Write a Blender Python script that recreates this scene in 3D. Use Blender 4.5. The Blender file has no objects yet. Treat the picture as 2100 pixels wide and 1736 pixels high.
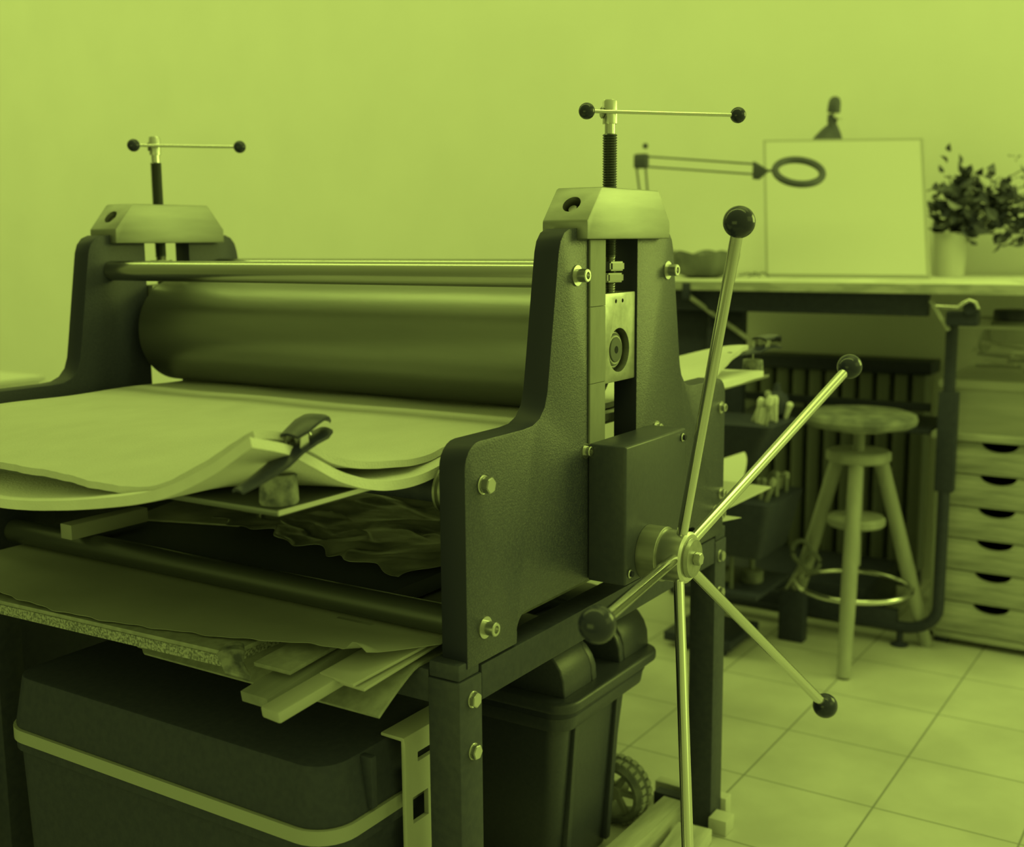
import bpy, bmesh, math, random
from mathutils import Vector, Matrix
random.seed(7)
PI = math.pi
S = bpy.context.scene
COL = S.collection

# ---------------------------------------------------------------- camera
cam = bpy.data.cameras.new('camera'); cam_o = bpy.data.objects.new('camera', cam); COL.objects.link(cam_o)
R = [[0.5414493315389122, -0.13466816707506277, 0.8298777657900639],
     [-0.840691697384685, -0.07689526725411919, 0.536026667081382],
     [-0.008372056170526318, -0.9879026281221042, -0.1548493010152677]]
m = Matrix.Identity(4)
for i in range(3):
    m[i][0] = R[i][0]; m[i][1] = -R[i][1]; m[i][2] = -R[i][2]
m[0][3], m[1][3], m[2][3] = -1.27319399, -0.91655996, 1.25
cam_o.matrix_world = m
cam.sensor_width = 36; cam.sensor_fit = 'HORIZONTAL'; cam.lens = 2391.007 / 2100 * 36
cam.clip_start = .05
cam.dof.use_dof = True; cam.dof.focus_distance = 1.85; cam.dof.aperture_fstop = 3.0
S.camera = cam_o
S.view_settings.view_transform = 'Standard'; S.view_settings.look = 'None'
S.view_settings.exposure = 0; S.view_settings.gamma = 1; S.view_settings.use_curve_mapping = False

# ---------------------------------------------------------------- light
TINT = (.76, 1, .165)
w = bpy.data.worlds.new('studio_daylight'); S.world = w; w.use_nodes = True
nt = w.node_tree; nt.nodes.clear()
out = nt.nodes.new('ShaderNodeOutputWorld'); bg = nt.nodes.new('ShaderNodeBackground')
tc = nt.nodes.new('ShaderNodeTexCoord'); dot = nt.nodes.new('ShaderNodeVectorMath'); dot.operation = 'DOT_PRODUCT'
dot.inputs[1].default_value = (.56, -.52, .64)
mr = nt.nodes.new('ShaderNodeMapRange'); mr.inputs[1].default_value = -.75; mr.inputs[2].default_value = .95
mr.inputs[3].default_value = .21; mr.inputs[4].default_value = .62
nt.links.new(tc.outputs['Generated'], dot.inputs[0]); nt.links.new(dot.outputs['Value'], mr.inputs[0])
bg.inputs['Color'].default_value = (*TINT, 1)
nt.links.new(mr.outputs[0], bg.inputs['Strength']); nt.links.new(bg.outputs[0], out.inputs[0])

def area(name, loc, target, sx, sy, power):
    l = bpy.data.lights.new(name, 'AREA'); l.shape = 'RECTANGLE'; l.size = sx; l.size_y = sy
    l.energy = power; l.color = TINT
    o = bpy.data.objects.new(name, l); COL.objects.link(o); o.location = loc
    o.rotation_euler = (Vector(target) - Vector(loc)).to_track_quat('-Z', 'Y').to_euler()
    return o
area('window_light', (2.95, -1.9, 1.85), (.4, .3, 1.1), 1.5, 1.3, 32)
area('side_window_light', (1.2, -3.4, 2.2), (1.6, .8, .9), 2.4, 1.5, 9)
area('added_wall_wash', (.7, 3.7, 3.6), (3.05, 3.7, 1.3), 11, .6, 91)  # wall wash added to keep the back wall evenly bright
area('added_fill_light', (-3.0, .5, .9), (.2, .5, .55), 2.2, 1.2, 10)  # soft fill added from the left for left faces and under the press
area('added_overhead_fill', (1.6, -.6, 3.3), (1.8, -.3, 0), 1.6, 1.6, 7)  # unseen overhead fill, added to brighten from above

# ---------------------------------------------------------------- materials
def duo(g):
    return (g * (.93 + .07 * min(1, g / .5)), g, g * (1 + 2.6 * math.exp(-g / .045)))
def mat(name, g, rough=.5, metal=0, g2=None, nscale=8, stretch=(1, 1, 1), bump=0, bscale=200, contrast=(.35, .65),
        spec=.5, alpha=1, detail=6, emission=0):
    M = bpy.data.materials.new(name); M.use_nodes = True; N = M.node_tree; b = N.nodes['Principled BSDF']
    b.inputs['Roughness'].default_value = rough; b.inputs['Metallic'].default_value = metal
    b.inputs['Specular IOR Level'].default_value = spec
    b.inputs['Base Color'].default_value = (*duo(g), 1)
    tcn = N.nodes.new('ShaderNodeTexCoord')
    mp = N.nodes.new('ShaderNodeMapping'); mp.inputs['Scale'].default_value = stretch
    N.links.new(tcn.outputs['Object'], mp.inputs[0])
    if g2 is not None:
        n = N.nodes.new('ShaderNodeTexNoise'); n.inputs['Scale'].default_value = nscale; n.inputs['Detail'].default_value = detail
        r = N.nodes.new('ShaderNodeValToRGB'); e = r.color_ramp.elements
        e[0].position = contrast[0]; e[1].position = contrast[1]
        e[0].color = (*duo(g), 1); e[1].color = (*duo(g2), 1)
        N.links.new(mp.outputs[0], n.inputs['Vector']); N.links.new(n.outputs['Fac'], r.inputs[0])
        N.links.new(r.outputs[0], b.inputs['Base Color'])
    if bump:
        n2 = N.nodes.new('ShaderNodeTexNoise'); n2.inputs['Scale'].default_value = bscale; n2.inputs['Detail'].default_value = 3
        bp = N.nodes.new('ShaderNodeBump'); bp.inputs['Strength'].default_value = bump; bp.inputs['Distance'].default_value = .002
        N.links.new(mp.outputs[0], n2.inputs['Vector']); N.links.new(n2.outputs['Fac'], bp.inputs['Height'])
        N.links.new(bp.outputs[0], b.inputs['Normal'])
    if alpha < 1: b.inputs['Alpha'].default_value = alpha
    return M
def wood(name, g, g2, axis='x', rough=.55, sc=6):
    st = {'x': (.12, 1, 1), 'y': (1, .12, 1), 'z': (1, 1, .12)}[axis]
    return mat(name, g, rough, 0, g2, sc * 4, st, .25, 90, (.3, .7))

M_wall = mat('wall_paint', .80, .9, 0, .83, 3)
M_plate = mat('hammered_black_paint', .045, .38, 0, .105, 430, bump=.3, bscale=420, spec=.6, contrast=(.45, .72))
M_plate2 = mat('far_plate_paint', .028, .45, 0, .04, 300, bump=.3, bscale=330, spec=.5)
M_edge = mat('edge_shade_paint', .022, .5, 0, spec=.3)  # plate paint with edge shade in its colour; also cover screw centres
M_black = mat('black_enamel', .036, .5, 0, .045, 60, spec=.3)
M_frame = mat('stand_enamel', .045, .5, 0, .06, 80, bump=.1, bscale=200, spec=.35)
M_cover = mat('cover_enamel', .055, .38, 0, .065, 90, bump=.08, bscale=150, spec=.5)
M_knob = mat('black_phenolic_knob', .028, .16, 0, spec=.4)
M_chrome = mat('chrome', .72, .14, 1)
M_steel = mat('brushed_steel', .36, .42, 1, .46, 60, (1, .05, 1), .05, 300)
M_alu = mat('milled_aluminium', .31, .5, 1, .40, 10, (.4, 1, 3), .04, 200)
M_alud = mat('sawn_aluminium_side', .80, .5, .25, .9, 120, (1, .08, 1), .05, 200)
M_hub = mat('turned_bright_steel', .72, .3, 1)
M_shim = mat('brass_shim', .22, .55, .1, .30, 25, (1, 1, .3), .1, 200)
M_bolt = mat('zinc_bolt', .62, .3, 1)
M_thread = mat('oiled_screw_thread', .16, .35, .9)
M_roll = mat('dull_roller_steel', .23, .36, .9, .30, 14, (1, .12, 1), .12, 60, (.3, .7))
M_bar = mat('polished_tie_bar', .42, .22, 1, .5, 30, (1, .05, 1))
M_lowbar = mat('dull_tie_bar', .14, .35, .7)
M_felt = mat('wool_felt', .60, .95, 0, .64, 9, (1, 1.6, 1), .6, 260, spec=.1)
M_felt2 = mat('white_wool_felt', .72, .95, 0, .78, 14, (1, 1, 1), .5, 260, spec=.1)
M_bed = mat('steel_bed', .16, .35, .6)
M_cork = mat('stained_stopper', .09, .8, 0, .32, 45, bump=.4, bscale=120, contrast=(.35, .6))
M_clip = mat('blued_clamp_steel', .022, .32, 0, .04, 40)
M_paper_d = mat('brown_kraft_paper', .34, .75, 0, .39, 6, (1, 1, 1), .15, 40)
M_paper_l = mat('cream_paper', .62, .85)
M_crump = mat('crumpled_dark_paper', .28, .45, 0, .52, 16, (1, 1, 1), .9, 26, (.3, .7))
M_chip = mat('chipboard', .14, .8, 0, .42, 260, contrast=(.4, .6))
M_thin = mat('hardboard', .26, .7, 0, .34, 60)
M_wood_l = wood('pale_pine_batten', .36, .46, 'x')
M_wood_d = wood('grey_pine_batten', .17, .30, 'x')
M_mdf = mat('painted_offcut', .42, .5, 0, .48, 8)
M_darkboard = mat('dark_board', .06, .6)
M_plastic = mat('black_box_plastic', .04, .65, 0, .05, 90, bump=.1, bscale=160, spec=.3)
M_strap = mat('grey_box_trim', .36, .6)
M_latch = mat('light_grey_latch_plastic', .48, .55)
M_bin = mat('charcoal_bin_plastic', .05, .40, 0, .06, 150, bump=.15, bscale=220, spec=.55)
M_tire = mat('grey_tire_rubber', .10, .8, 0, .2, 30)
M_rim = mat('pale_wheel_rim', .34, .6)
M_wood_f = wood('rough_pine_offcut', .34, .66, 'x', .8, 9)
M_wood_y = wood('pale_floor_board', .55, .62, 'y', .8)
M_stool = wood('stool_wood', .30, .40, 'z', .5)
M_seat = mat('worn_stool_seat', .13, .6, 0, .28, 22)
M_cab = wood('waxed_pine', .26, .52, 'y', .45, 14)
M_cabs = wood('pine_side', .30, .36, 'z', .5)
M_cut = mat('painted_recess_shadow', .01, .9)  # near-black that paints shade inside drawers and the shaft's centre hole
M_clear = mat('clear_box_plastic', .55, .25, 0, alpha=.35)
M_milky = mat('milky_box_plastic', .38, .4, 0, .48, 10, (1, .3, 3))
M_white = mat('white_plastic', .7, .5)
M_pot = mat('white_pot', .7, .6)
M_leaf = mat('dark_leaf', .045, .25, 0, .10, 12, spec=.8)
M_canvas = mat('white_canvas', .76, .9)
M_frameg = mat('canvas_edge', .48, .8)
M_desk = mat('worn_desk_top', .62, .7, 0, .72, 9)
M_deske = mat('worn_desk_edge', .36, .7, 0, .5, 24, (1, .3, 1), contrast=(.45, .55))
M_bowl = mat('crinkled_bowl', .13, .3, .2, .24, 8, bump=.5, bscale=25)
M_lamp = mat('grey_lamp_enamel', .07, .45)
M_wire = mat('dark_wire', .12, .5)
M_rad = mat('radiator_enamel', .17, .5)
M_tool = mat('mixed_tool_handles', .25, .4, 0, .5, 30)
M_lid = mat('dark_jar_lid', .02, .4)
M_jar = mat('grey_jar', .22, .4)
M_cup = mat('white_cup', .75, .5)

def tile_mat():
    M = bpy.data.materials.new('stone_floor_tile'); M.use_nodes = True; N = M.node_tree; b = N.nodes['Principled BSDF']
    g = N.nodes.new('ShaderNodeNewGeometry'); sx = N.nodes.new('ShaderNodeSeparateXYZ'); N.links.new(g.outputs['Position'], sx.inputs[0])
    outs = []
    for ax, off in (('X', 1.196), ('Y', .035)):
        a = N.nodes.new('ShaderNodeMath'); a.operation = 'SUBTRACT'; a.inputs[1].default_value = off - .3025 * 50; N.links.new(sx.outputs[ax], a.inputs[0])
        d = N.nodes.new('ShaderNodeMath'); d.operation = 'DIVIDE'; d.inputs[1].default_value = .3025; N.links.new(a.outputs[0], d.inputs[0])
        f = N.nodes.new('ShaderNodeMath'); f.operation = 'FRACT'; N.links.new(d.outputs[0], f.inputs[0])
        p = N.nodes.new('ShaderNodeMath'); p.operation = 'PINGPONG'; p.inputs[1].default_value = .5; N.links.new(f.outputs[0], p.inputs[0])
        outs.append(p)
    mn = N.nodes.new('ShaderNodeMath'); mn.operation = 'MINIMUM'
    N.links.new(outs[0].outputs[0], mn.inputs[0]); N.links.new(outs[1].outputs[0], mn.inputs[1])
    r = N.nodes.new('ShaderNodeMapRange'); r.inputs[1].default_value = .003; r.inputs[2].default_value = .011; N.links.new(mn.outputs[0], r.inputs[0])
    n = N.nodes.new('ShaderNodeTexNoise'); n.inputs['Scale'].default_value = 5; n.inputs['Detail'].default_value = 8; N.links.new(g.outputs['Position'], n.inputs['Vector'])
    cr = N.nodes.new('ShaderNodeValToRGB'); cr.color_ramp.elements[0].position = .35; cr.color_ramp.elements[1].position = .65
    cr.color_ramp.elements[0].color = (*duo(.50), 1); cr.color_ramp.elements[1].color = (*duo(.60), 1); N.links.new(n.outputs['Fac'], cr.inputs[0])
    mx = N.nodes.new('ShaderNodeMix'); mx.data_type = 'RGBA'; N.links.new(r.outputs[0], mx.inputs[0])
    mx.inputs[6].default_value = (*duo(.24), 1); N.links.new(cr.outputs[0], mx.inputs[7]); N.links.new(mx.outputs[2], b.inputs['Base Color'])
    b.inputs['Roughness'].default_value = .42; b.inputs['Specular IOR Level'].default_value = .4
    return M
M_tile = tile_mat()

# ---------------------------------------------------------------- mesh helpers
WORLD = {}
def tag(o, label=None, cat=None, group=None, kind=None):
    if label: o['label'] = label
    if cat: o['category'] = cat
    if group: o['group'] = group
    if kind: o['kind'] = kind
    return o
def empty(name, loc, label, cat, group=None):
    o = bpy.data.objects.new(name, None); COL.objects.link(o); o.location = loc; o.empty_display_size = .05
    WORLD[o.name] = Vector(loc); return tag(o, label, cat, group)
def frame(axis):
    return Vector(axis).normalized().to_track_quat('Z', 'Y').to_matrix()
class MB:
    def __init__(s): s.bm = bmesh.new()
    def _merge(s, b):
        me = bpy.data.meshes.new('t'); b.to_mesh(me); s.bm.from_mesh(me); bpy.data.meshes.remove(me); b.free(); return s
    def faces(s, vs, fs):
        b = bmesh.new(); v = [b.verts.new(p) for p in vs]
        for f in fs: b.faces.new([v[i] for i in f])
        bmesh.ops.recalc_face_normals(b, faces=b.faces); return s._merge(b)
    def box(s, lo, hi, bev=0, seg=2, rot=None):
        b = bmesh.new(); bmesh.ops.create_cube(b, size=1)
        c = [(lo[i] + hi[i]) / 2 for i in range(3)]; d = [hi[i] - lo[i] for i in range(3)]
        bmesh.ops.scale(b, vec=d, verts=b.verts)
        if bev: bmesh.ops.bevel(b, geom=list(b.edges), offset=bev, segments=seg, affect='EDGES', profile=.5)
        if rot is not None: bmesh.ops.rotate(b, verts=b.verts, cent=(0, 0, 0), matrix=rot)
        bmesh.ops.translate(b, vec=c, verts=b.verts); return s._merge(b)
    def prism(s, pts, a, c, plane='xz', bev=0, seg=2, taper=None):
        b = bmesh.new()
        def P(p, t): return {'xz': (p[0], t, p[1]), 'yz': (t, p[0], p[1]), 'xy': (p[0], p[1], t)}[plane]
        v0 = [b.verts.new(P(p, a)) for p in pts]
        pts2 = pts if taper is None else taper
        v1 = [b.verts.new(P(p, c)) for p in pts2]; n = len(pts)
        b.faces.new(v0); b.faces.new(v1[::-1])
        for i in range(n): b.faces.new([v0[i], v1[i], v1[(i + 1) % n], v0[(i + 1) % n]])
        bmesh.ops.recalc_face_normals(b, faces=b.faces)
        if bev:
            es = [e for e in b.edges if len(e.link_faces) == 2 and e.calc_face_angle(0) > .6]
            bmesh.ops.bevel(b, geom=es, offset=bev, segments=seg, affect='EDGES', profile=.5)
        return s._merge(b)
    def lathe(s, prof, org, axis=(0, 0, 1), seg=40, squash=None):
        b = bmesh.new(); F = frame(axis); o = Vector(org); rings = []
        for r, h in prof:
            if r < 1e-6: rings.append([b.verts.new(o + F @ Vector((0, 0, h)))])
            else: rings.append([b.verts.new(o + F @ Vector((r * math.cos(2 * PI * k / seg), r * math.sin(2 * PI * k / seg), h))) for k in range(seg)])
        for A, B in zip(rings, rings[1:]):
            if len(A) == 1 and len(B) == 1: continue
            for k in range(seg):
                k2 = (k + 1) % seg
                if len(A) == 1: b.faces.new([A[0], B[k], B[k2]])
                elif len(B) == 1: b.faces.new([A[k], B[0], A[k2]])
                else: b.faces.new([A[k], B[k], B[k2], A[k2]])
        bmesh.ops.recalc_face_normals(b, faces=b.faces); return s._merge(b)
    def tube(s, p0, p1, r0, r1=None, seg=28):
        r1 = r0 if r1 is None else r1; d = Vector(p1) - Vector(p0); L = d.length; e = min(.0015, r0 * .2)
        return s.lathe([(0, 0), (r0 - e, 0), (r0, e), (r1, L - e), (r1 - e, L), (0, L)], p0, d, seg)
    def sphere(s, c, r, seg=40, rings=24):
        b = bmesh.new(); bmesh.ops.create_uvsphere(b, u_segments=seg, v_segments=rings, radius=r)
        bmesh.ops.translate(b, vec=c, verts=b.verts); return s._merge(b)
    def sweep(s, pts, r, seg=12, closed=False, flat=None):
        b = bmesh.new(); P = [Vector(p) for p in pts]; n = len(P); rings = []; up = Vector((0, 0, 1))
        for i in range(n):
            a = P[(i - 1) % n] if (closed or i > 0) else P[i]; c = P[(i + 1) % n] if (closed or i < n - 1) else P[i]
            t = (c - a).normalized(); x = t.cross(up)
            if x.length < .05: x = t.cross(Vector((0, 1, 0)))
            x.normalize(); y = x.cross(t); rr = r[i] if isinstance(r, (list, tuple)) else r
            fx, fy = flat if flat else (1, 1)
            rings.append([b.verts.new(P[i] + x * rr * fx * math.cos(2 * PI * k / seg) + y * rr * fy * math.sin(2 * PI * k / seg)) for k in range(seg)])
        m_ = n if closed else n - 1
        for i in range(m_):
            A, B = rings[i], rings[(i + 1) % n]
            for k in range(seg): b.faces.new([A[k], A[(k + 1) % seg], B[(k + 1) % seg], B[k]])
        if not closed: b.faces.new(rings[0]); b.faces.new(rings[-1][::-1])
        bmesh.ops.recalc_face_normals(b, faces=b.faces); return s._merge(b)
    def hexnut(s, c, axis, r, h, rot=0):
        F = frame(axis); c = Vector(c); vs = []
        for t in (0, h):
            for k in range(6):
                a = rot + k * PI / 3; vs.append(c + F @ Vector((r * math.cos(a), r * math.sin(a), t)))
        b = bmesh.new(); V = [b.verts.new(v) for v in vs]
        b.faces.new(V[:6]); b.faces.new(V[6:][::-1])
        for k in range(6): b.faces.new([V[k], V[(k + 1) % 6], V[6 + (k + 1) % 6], V[6 + k]])
        bmesh.ops.recalc_face_normals(b, faces=b.faces)
        bmesh.ops.bevel(b, geom=list(b.edges), offset=r * .1, segments=2, affect='EDGES'); return s._merge(b)
    def sheet(s, fn, nu, nv, t):
        """fn(u,v)->point; solid sheet of thickness t below"""
        b = bmesh.new(); top = [[Vector(fn(i / nu, j / nv)) for j in range(nv + 1)] for i in range(nu + 1)]
        nrm = [[None] * (nv + 1) for _ in range(nu + 1)]
        for i in range(nu + 1):
            for j in range(nv + 1):
                du = top[min(i + 1, nu)][j] - top[max(i - 1, 0)][j]; dv = top[i][min(j + 1, nv)] - top[i][max(j - 1, 0)]
                n_ = du.cross(dv).normalized(); nrm[i][j] = n_ if n_.z > 0 else -n_
        T = [[b.verts.new(top[i][j]) for j in range(nv + 1)] for i in range(nu + 1)]
        B = [[b.verts.new(top[i][j] - nrm[i][j] * t) for j in range(nv + 1)] for i in range(nu + 1)]
        for i in range(nu):
            for j in range(nv):
                b.faces.new([T[i][j], T[i + 1][j], T[i + 1][j + 1], T[i][j + 1]])
                b.faces.new([B[i][j + 1], B[i + 1][j + 1], B[i + 1][j], B[i][j]])
        for i in range(nu):
            b.faces.new([T[i][0], B[i][0], B[i + 1][0], T[i + 1][0]]); b.faces.new([T[i + 1][nv], B[i + 1][nv], B[i][nv], T[i][nv]])
        for j in range(nv):
            b.faces.new([T[0][j + 1], B[0][j + 1], B[0][j], T[0][j]]); b.faces.new([T[nu][j], B[nu][j], B[nu][j + 1], T[nu][j + 1]])
        bmesh.ops.recalc_face_normals(b, faces=b.faces); return s._merge(b)
    def build(s, name, material, parent=None, label=None, smooth=32):
        me = bpy.data.meshes.new(name)
        co = [v.co for v in s.bm.verts]
        lo = Vector([min(c[i] for c in co) for i in range(3)]); hi = Vector([max(c[i] for c in co) for i in range(3)])
        org = Vector(((lo.x + hi.x) / 2, (lo.y + hi.y) / 2, lo.z))
        bmesh.ops.translate(s.bm, vec=-org, verts=s.bm.verts)
        s.bm.to_mesh(me); s.bm.free()
        me.shade_smooth(); me.set_sharp_from_angle(angle=math.radians(smooth))
        me.materials.append(material)
        o = bpy.data.objects.new(name, me); COL.objects.link(o)
        pw = WORLD[parent.name] if parent else Vector((0, 0, 0))
        o.location = org - pw
        if parent: o.parent = parent
        WORLD[o.name] = org
        if label: o['label'] = label
        return o
def cut(o, cutters):
    """bake boolean differences into o, then remove the cutters"""
    bpy.context.view_layer.update(); tmp = []
    for mb in cutters:
        c = mb.build('cutter', M_black); tmp.append(c)
        md = o.modifiers.new('b', 'BOOLEAN'); md.operation = 'DIFFERENCE'; md.object = c; md.solver = 'EXACT'
    bpy.context.view_layer.update()
    dg = bpy.context.evaluated_depsgraph_get()
    me = bpy.data.meshes.new_from_object(o.evaluated_get(dg)); o.modifiers.clear(); o.data = me
    me.shade_smooth(); me.set_sharp_from_angle(angle=math.radians(32))
    for c in tmp: d = c.data; bpy.data.objects.remove(c); bpy.data.meshes.remove(d)
    return o
def struct(mb, name, material, label=None):
    o = mb.build(name, material); o['kind'] = 'structure'
    if label: o['label'] = label
    return o
def interp(kn, x):
    if x <= kn[0][0]: return kn[0][1]
    if x >= kn[-1][0]: return kn[-1][1]
    for i in range(len(kn) - 1):
        if kn[i][0] <= x <= kn[i + 1][0]:
            p0 = kn[max(i - 1, 0)]; p1 = kn[i]; p2 = kn[i + 1]; p3 = kn[min(i + 2, len(kn) - 1)]
            h = p2[0] - p1[0]; t = (x - p1[0]) / h
            m1 = (p2[1] - p0[1]) / max(p2[0] - p0[0], 1e-6) * h; m2 = (p3[1] - p1[1]) / max(p3[0] - p1[0], 1e-6) * h
            return (2 * t**3 - 3 * t**2 + 1) * p1[1] + (t**3 - 2 * t**2 + t) * m1 + (-2 * t**3 + 3 * t**2) * p2[1] + (t**3 - t**2) * m2
def arc(cx, cz, r, a0, a1, n=8):
    return [(cx + r * math.cos(math.radians(a0 + (a1 - a0) * i / n)), cz + r * math.sin(math.radians(a0 + (a1 - a0) * i / n))) for i in range(n + 1)]

# ---------------------------------------------------------------- setting
struct(MB().box((-1.2, -1.3, -.05), (3.17, 8.3, 0)), 'floor', M_tile)
struct(MB().box((3.05, -1.2, 0), (3.17, 8.3, 3.7)), 'wall_back', M_wall)

# ================================================================ ETCHING PRESS
CX = .488
press = empty('etching_press', (CX, .58, 0), 'large black etching press with felt-covered bed, steel roller and five-armed star wheel', 'printing press')

def plate_profile():
    L = [(.024, .646), (.155, .646), (.155, .662)] + arc(.183, .662, .028, 180, 95, 6)
    half = L
    right = [(2 * CX - x, z) for x, z in half][::-1]
    # outer right side, clockwise around from the bottom arch
    up = [(.915, .972)]
    side = [(.952, .646)] + arc(.914, .934, .038, 0, 90, 6) + [(.80, .972)]
    fil = [(.772, .974), (.752, .982), (.737, .998), (.729, 1.02), (.722, 1.061), (.701, 1.19), (.694, 1.232)] + [(.688, 1.249), (.676, 1.262), (.660, 1.268)]
    tower_r = side + fil
    slot = [(.549, 1.268), (.549, .86), (.427, .86), (.427, 1.268)]
    tower_l = [(2 * CX - x, z) for x, z in tower_r][::-1]
    # bottom: left foot, arch, right foot
    pts = [(.024, .646), (.155, .646), (.155, .662)] + arc(.183, .662, .028, 180, 95, 6) + arc(2 * CX - .183, .662, .028, 85, 0, 6) + [(2 * CX - .155, .646)]
    pts += tower_r + slot + tower_l[:-1]
    return pts
prof = plate_profile()
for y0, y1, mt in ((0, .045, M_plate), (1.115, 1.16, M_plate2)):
    e = MB().prism(prof, y0, y1, 'xz', bev=.0018, seg=2).build('end_plate', mt, press)
    # smoother edge faces all round the plate, their shade painted in darker
    e.data.materials.append(M_edge)
    for p in e.data.polygons:
        if abs(p.normal.y) < .5: p.material_index = 1

def yoke(yc):
    pts = [(.338, 1.251), (.638, 1.251), (.638, 1.280), (.594, 1.331), (.590, 1.333), (.386, 1.333), (.382, 1.331), (.338, 1.280)]
    o = MB().prism(pts, yc - .0415, yc + .0415, 'xz', bev=.003).build('yoke', M_alu, press, 'bare aluminium yoke')
    n = Vector((-.053, 0, .045)).normalized(); c = Vector((.361, yc, 1.306))
    hole = MB().lathe([(0, 0), (.0155, 0), (.0155, .09), (0, .09)], c - n * .034, n)
    hole2 = MB().box((.30, yc - .0225, 1.24), (.372, yc + .0225, 1.268))
    hole3 = MB().box((.604, yc - .0225, 1.24), (.68, yc + .0225, 1.268))
    cut(o, [hole, hole2, hole3])
    MB().lathe([(0, 0), (.009, 0), (.009, .020), (.007, .023), (0, .023)], c - n * .033 + Vector((.0, .003, 0)), n).build('cross_pin', M_bolt, o)
    return o
def screw(yc, R0, L0):
    x = CX
    prof = []
    n = 48
    for i in range(n):
        prof += [(.0103, i * .0042), (.0125, i * .0042 + .0021)]
    s = MB().lathe([(0, 0)] + prof + [(.0103, n * .0042), (.0, n * .0042)], (x, yc, 1.222), (0, 0, 1), 32).build('pressure_screw', M_thread, press)
    MB().tube((x, yc, 1.42), (x, yc, 1.442), .0088).build('screw_neck', M_chrome, s)
    MB().lathe([(0, 0), (.0125, 0), (.0125, .036), (.0112, .0385), (0, .0385)], (x, yc, 1.440)).build('collar', M_hub, s)
    hz = 1.458
    MB().tube(L0, R0, .0032).build('handle_bar', M_chrome, s)
    for b, k in ((L0, .0135), (R0, .0135)):
        MB().sphere(b, k).build('ball_knob', M_knob, s)
    d = (Vector(L0) - Vector(R0)).normalized(); c = Vector((x, yc, hz))
    MB().tube(c + d * .0125, c + d * .0155, .010).build('washer', M_steel, s)
    # lower threads and lock nuts
    MB().lathe([(0, 0)] + [(r, i * .004 + q) for i in range(17) for r, q in ((.0095, 0), (.0125, .002))] + [(.0095, .068), (0, .068)], (x, yc, 1.155), (0, 0, 1), 32).build('screw_end', M_bar, s)
    for zz in (1.1795, 1.1985):
        MB().hexnut((x, yc, zz), (0, 0, 1), .0275, .0155, .3 + zz * 9).build('lock_nut', M_bolt, s)
    return s
for yc, L0, R0 in ((.0225, (.446, .043, 1.4585), (.650, -.137, 1.4575)), (1.1375, (.441, 1.150, 1.4585), (.612, 1.008, 1.4585))):
    yoke(yc); screw(yc, R0, L0)

def bearing(ya, yb, s):
    o = MB().box((.4285, ya, 1.0115), (.5475, yb, 1.162), .002).build('bearing_block', M_steel, press, 'plain steel bearing block')
    yf = ya - .01 if s > 0 else yb + .01
    ax = (0, 1, 0) if s > 0 else (0, -1, 0)
    cut(o, [MB().tube((CX, yf, 1.065), (CX, yf + s * .030, 1.065), .0375, seg=48)] +
        [MB().tube((CX + d, yf, 1.148), (CX + d, yf + s * .022, 1.148), .0035, seg=16) for d in (-.012, .012)])
    y = yf + s * .029
    for r, k, mt in ((.0365, .002, M_roll), (.034, .006, M_lowbar), (.031, .009, M_steel), (.028, .0105, M_lowbar), (.0255, .012, M_steel), (.0215, .014, M_lowbar)):
        MB().lathe([(0, 0), (r, 0), (r, k - .001), (r - .001, k), (0, k)], (CX, y, 1.065), (0, -s, 0), 44).build('bearing_ring', mt, o)
    MB().tube((CX, y - s * .01, 1.065), (CX, y - s * .0145, 1.065), .0075, seg=24).build('shaft_hole_shade', M_cut, o)  # flat dark disc painted as the shade in the shaft's centre hole
bearing(.003, .06, 1); bearing(1.10, 1.157, -1)
# shims beside the slot
for z0, z1 in ((.915, 1.018), (1.0185, 1.143), (1.1435, 1.2505)):
    MB().box((.374, -.004, z0), (.4265, .0, z1), .0008, 1).build('slot_shim', M_shim, press, 'dull yellowish shim strip')

def socket_bolt(c, r, h, s=-1):
    ax = (0, s, 0)
    prof = [(0, 0), (r * 1.55, 0), (r * 1.55, .0025), (r, .0025), (r, h - .0012), (r - .0012, h), (r * .55, h), (r * .5, h - .005), (0, h - .005)]
    MB().lathe(prof, c, ax, 28).build('socket_bolt', M_bolt, press)
for x, z in ((.337, 1.195), (.668, 1.195), (.068, .697), (2 * CX - .068, .697)):
    socket_bolt((x, 0, z), .0105, .021)
for x, z in ((.365, .910), (.628, .912), (.928, .912), (.935, .733)):
    socket_bolt((x, 0, z), .0082, .012)
for x, z in ((.068, .908),):
    MB().tube((x, 0, z), (x, -.0025, z), .014).hexnut((x, -.0025, z), (0, -1, 0), .0125, .013, .2).build('hex_bolt', M_bolt, press)

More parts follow.
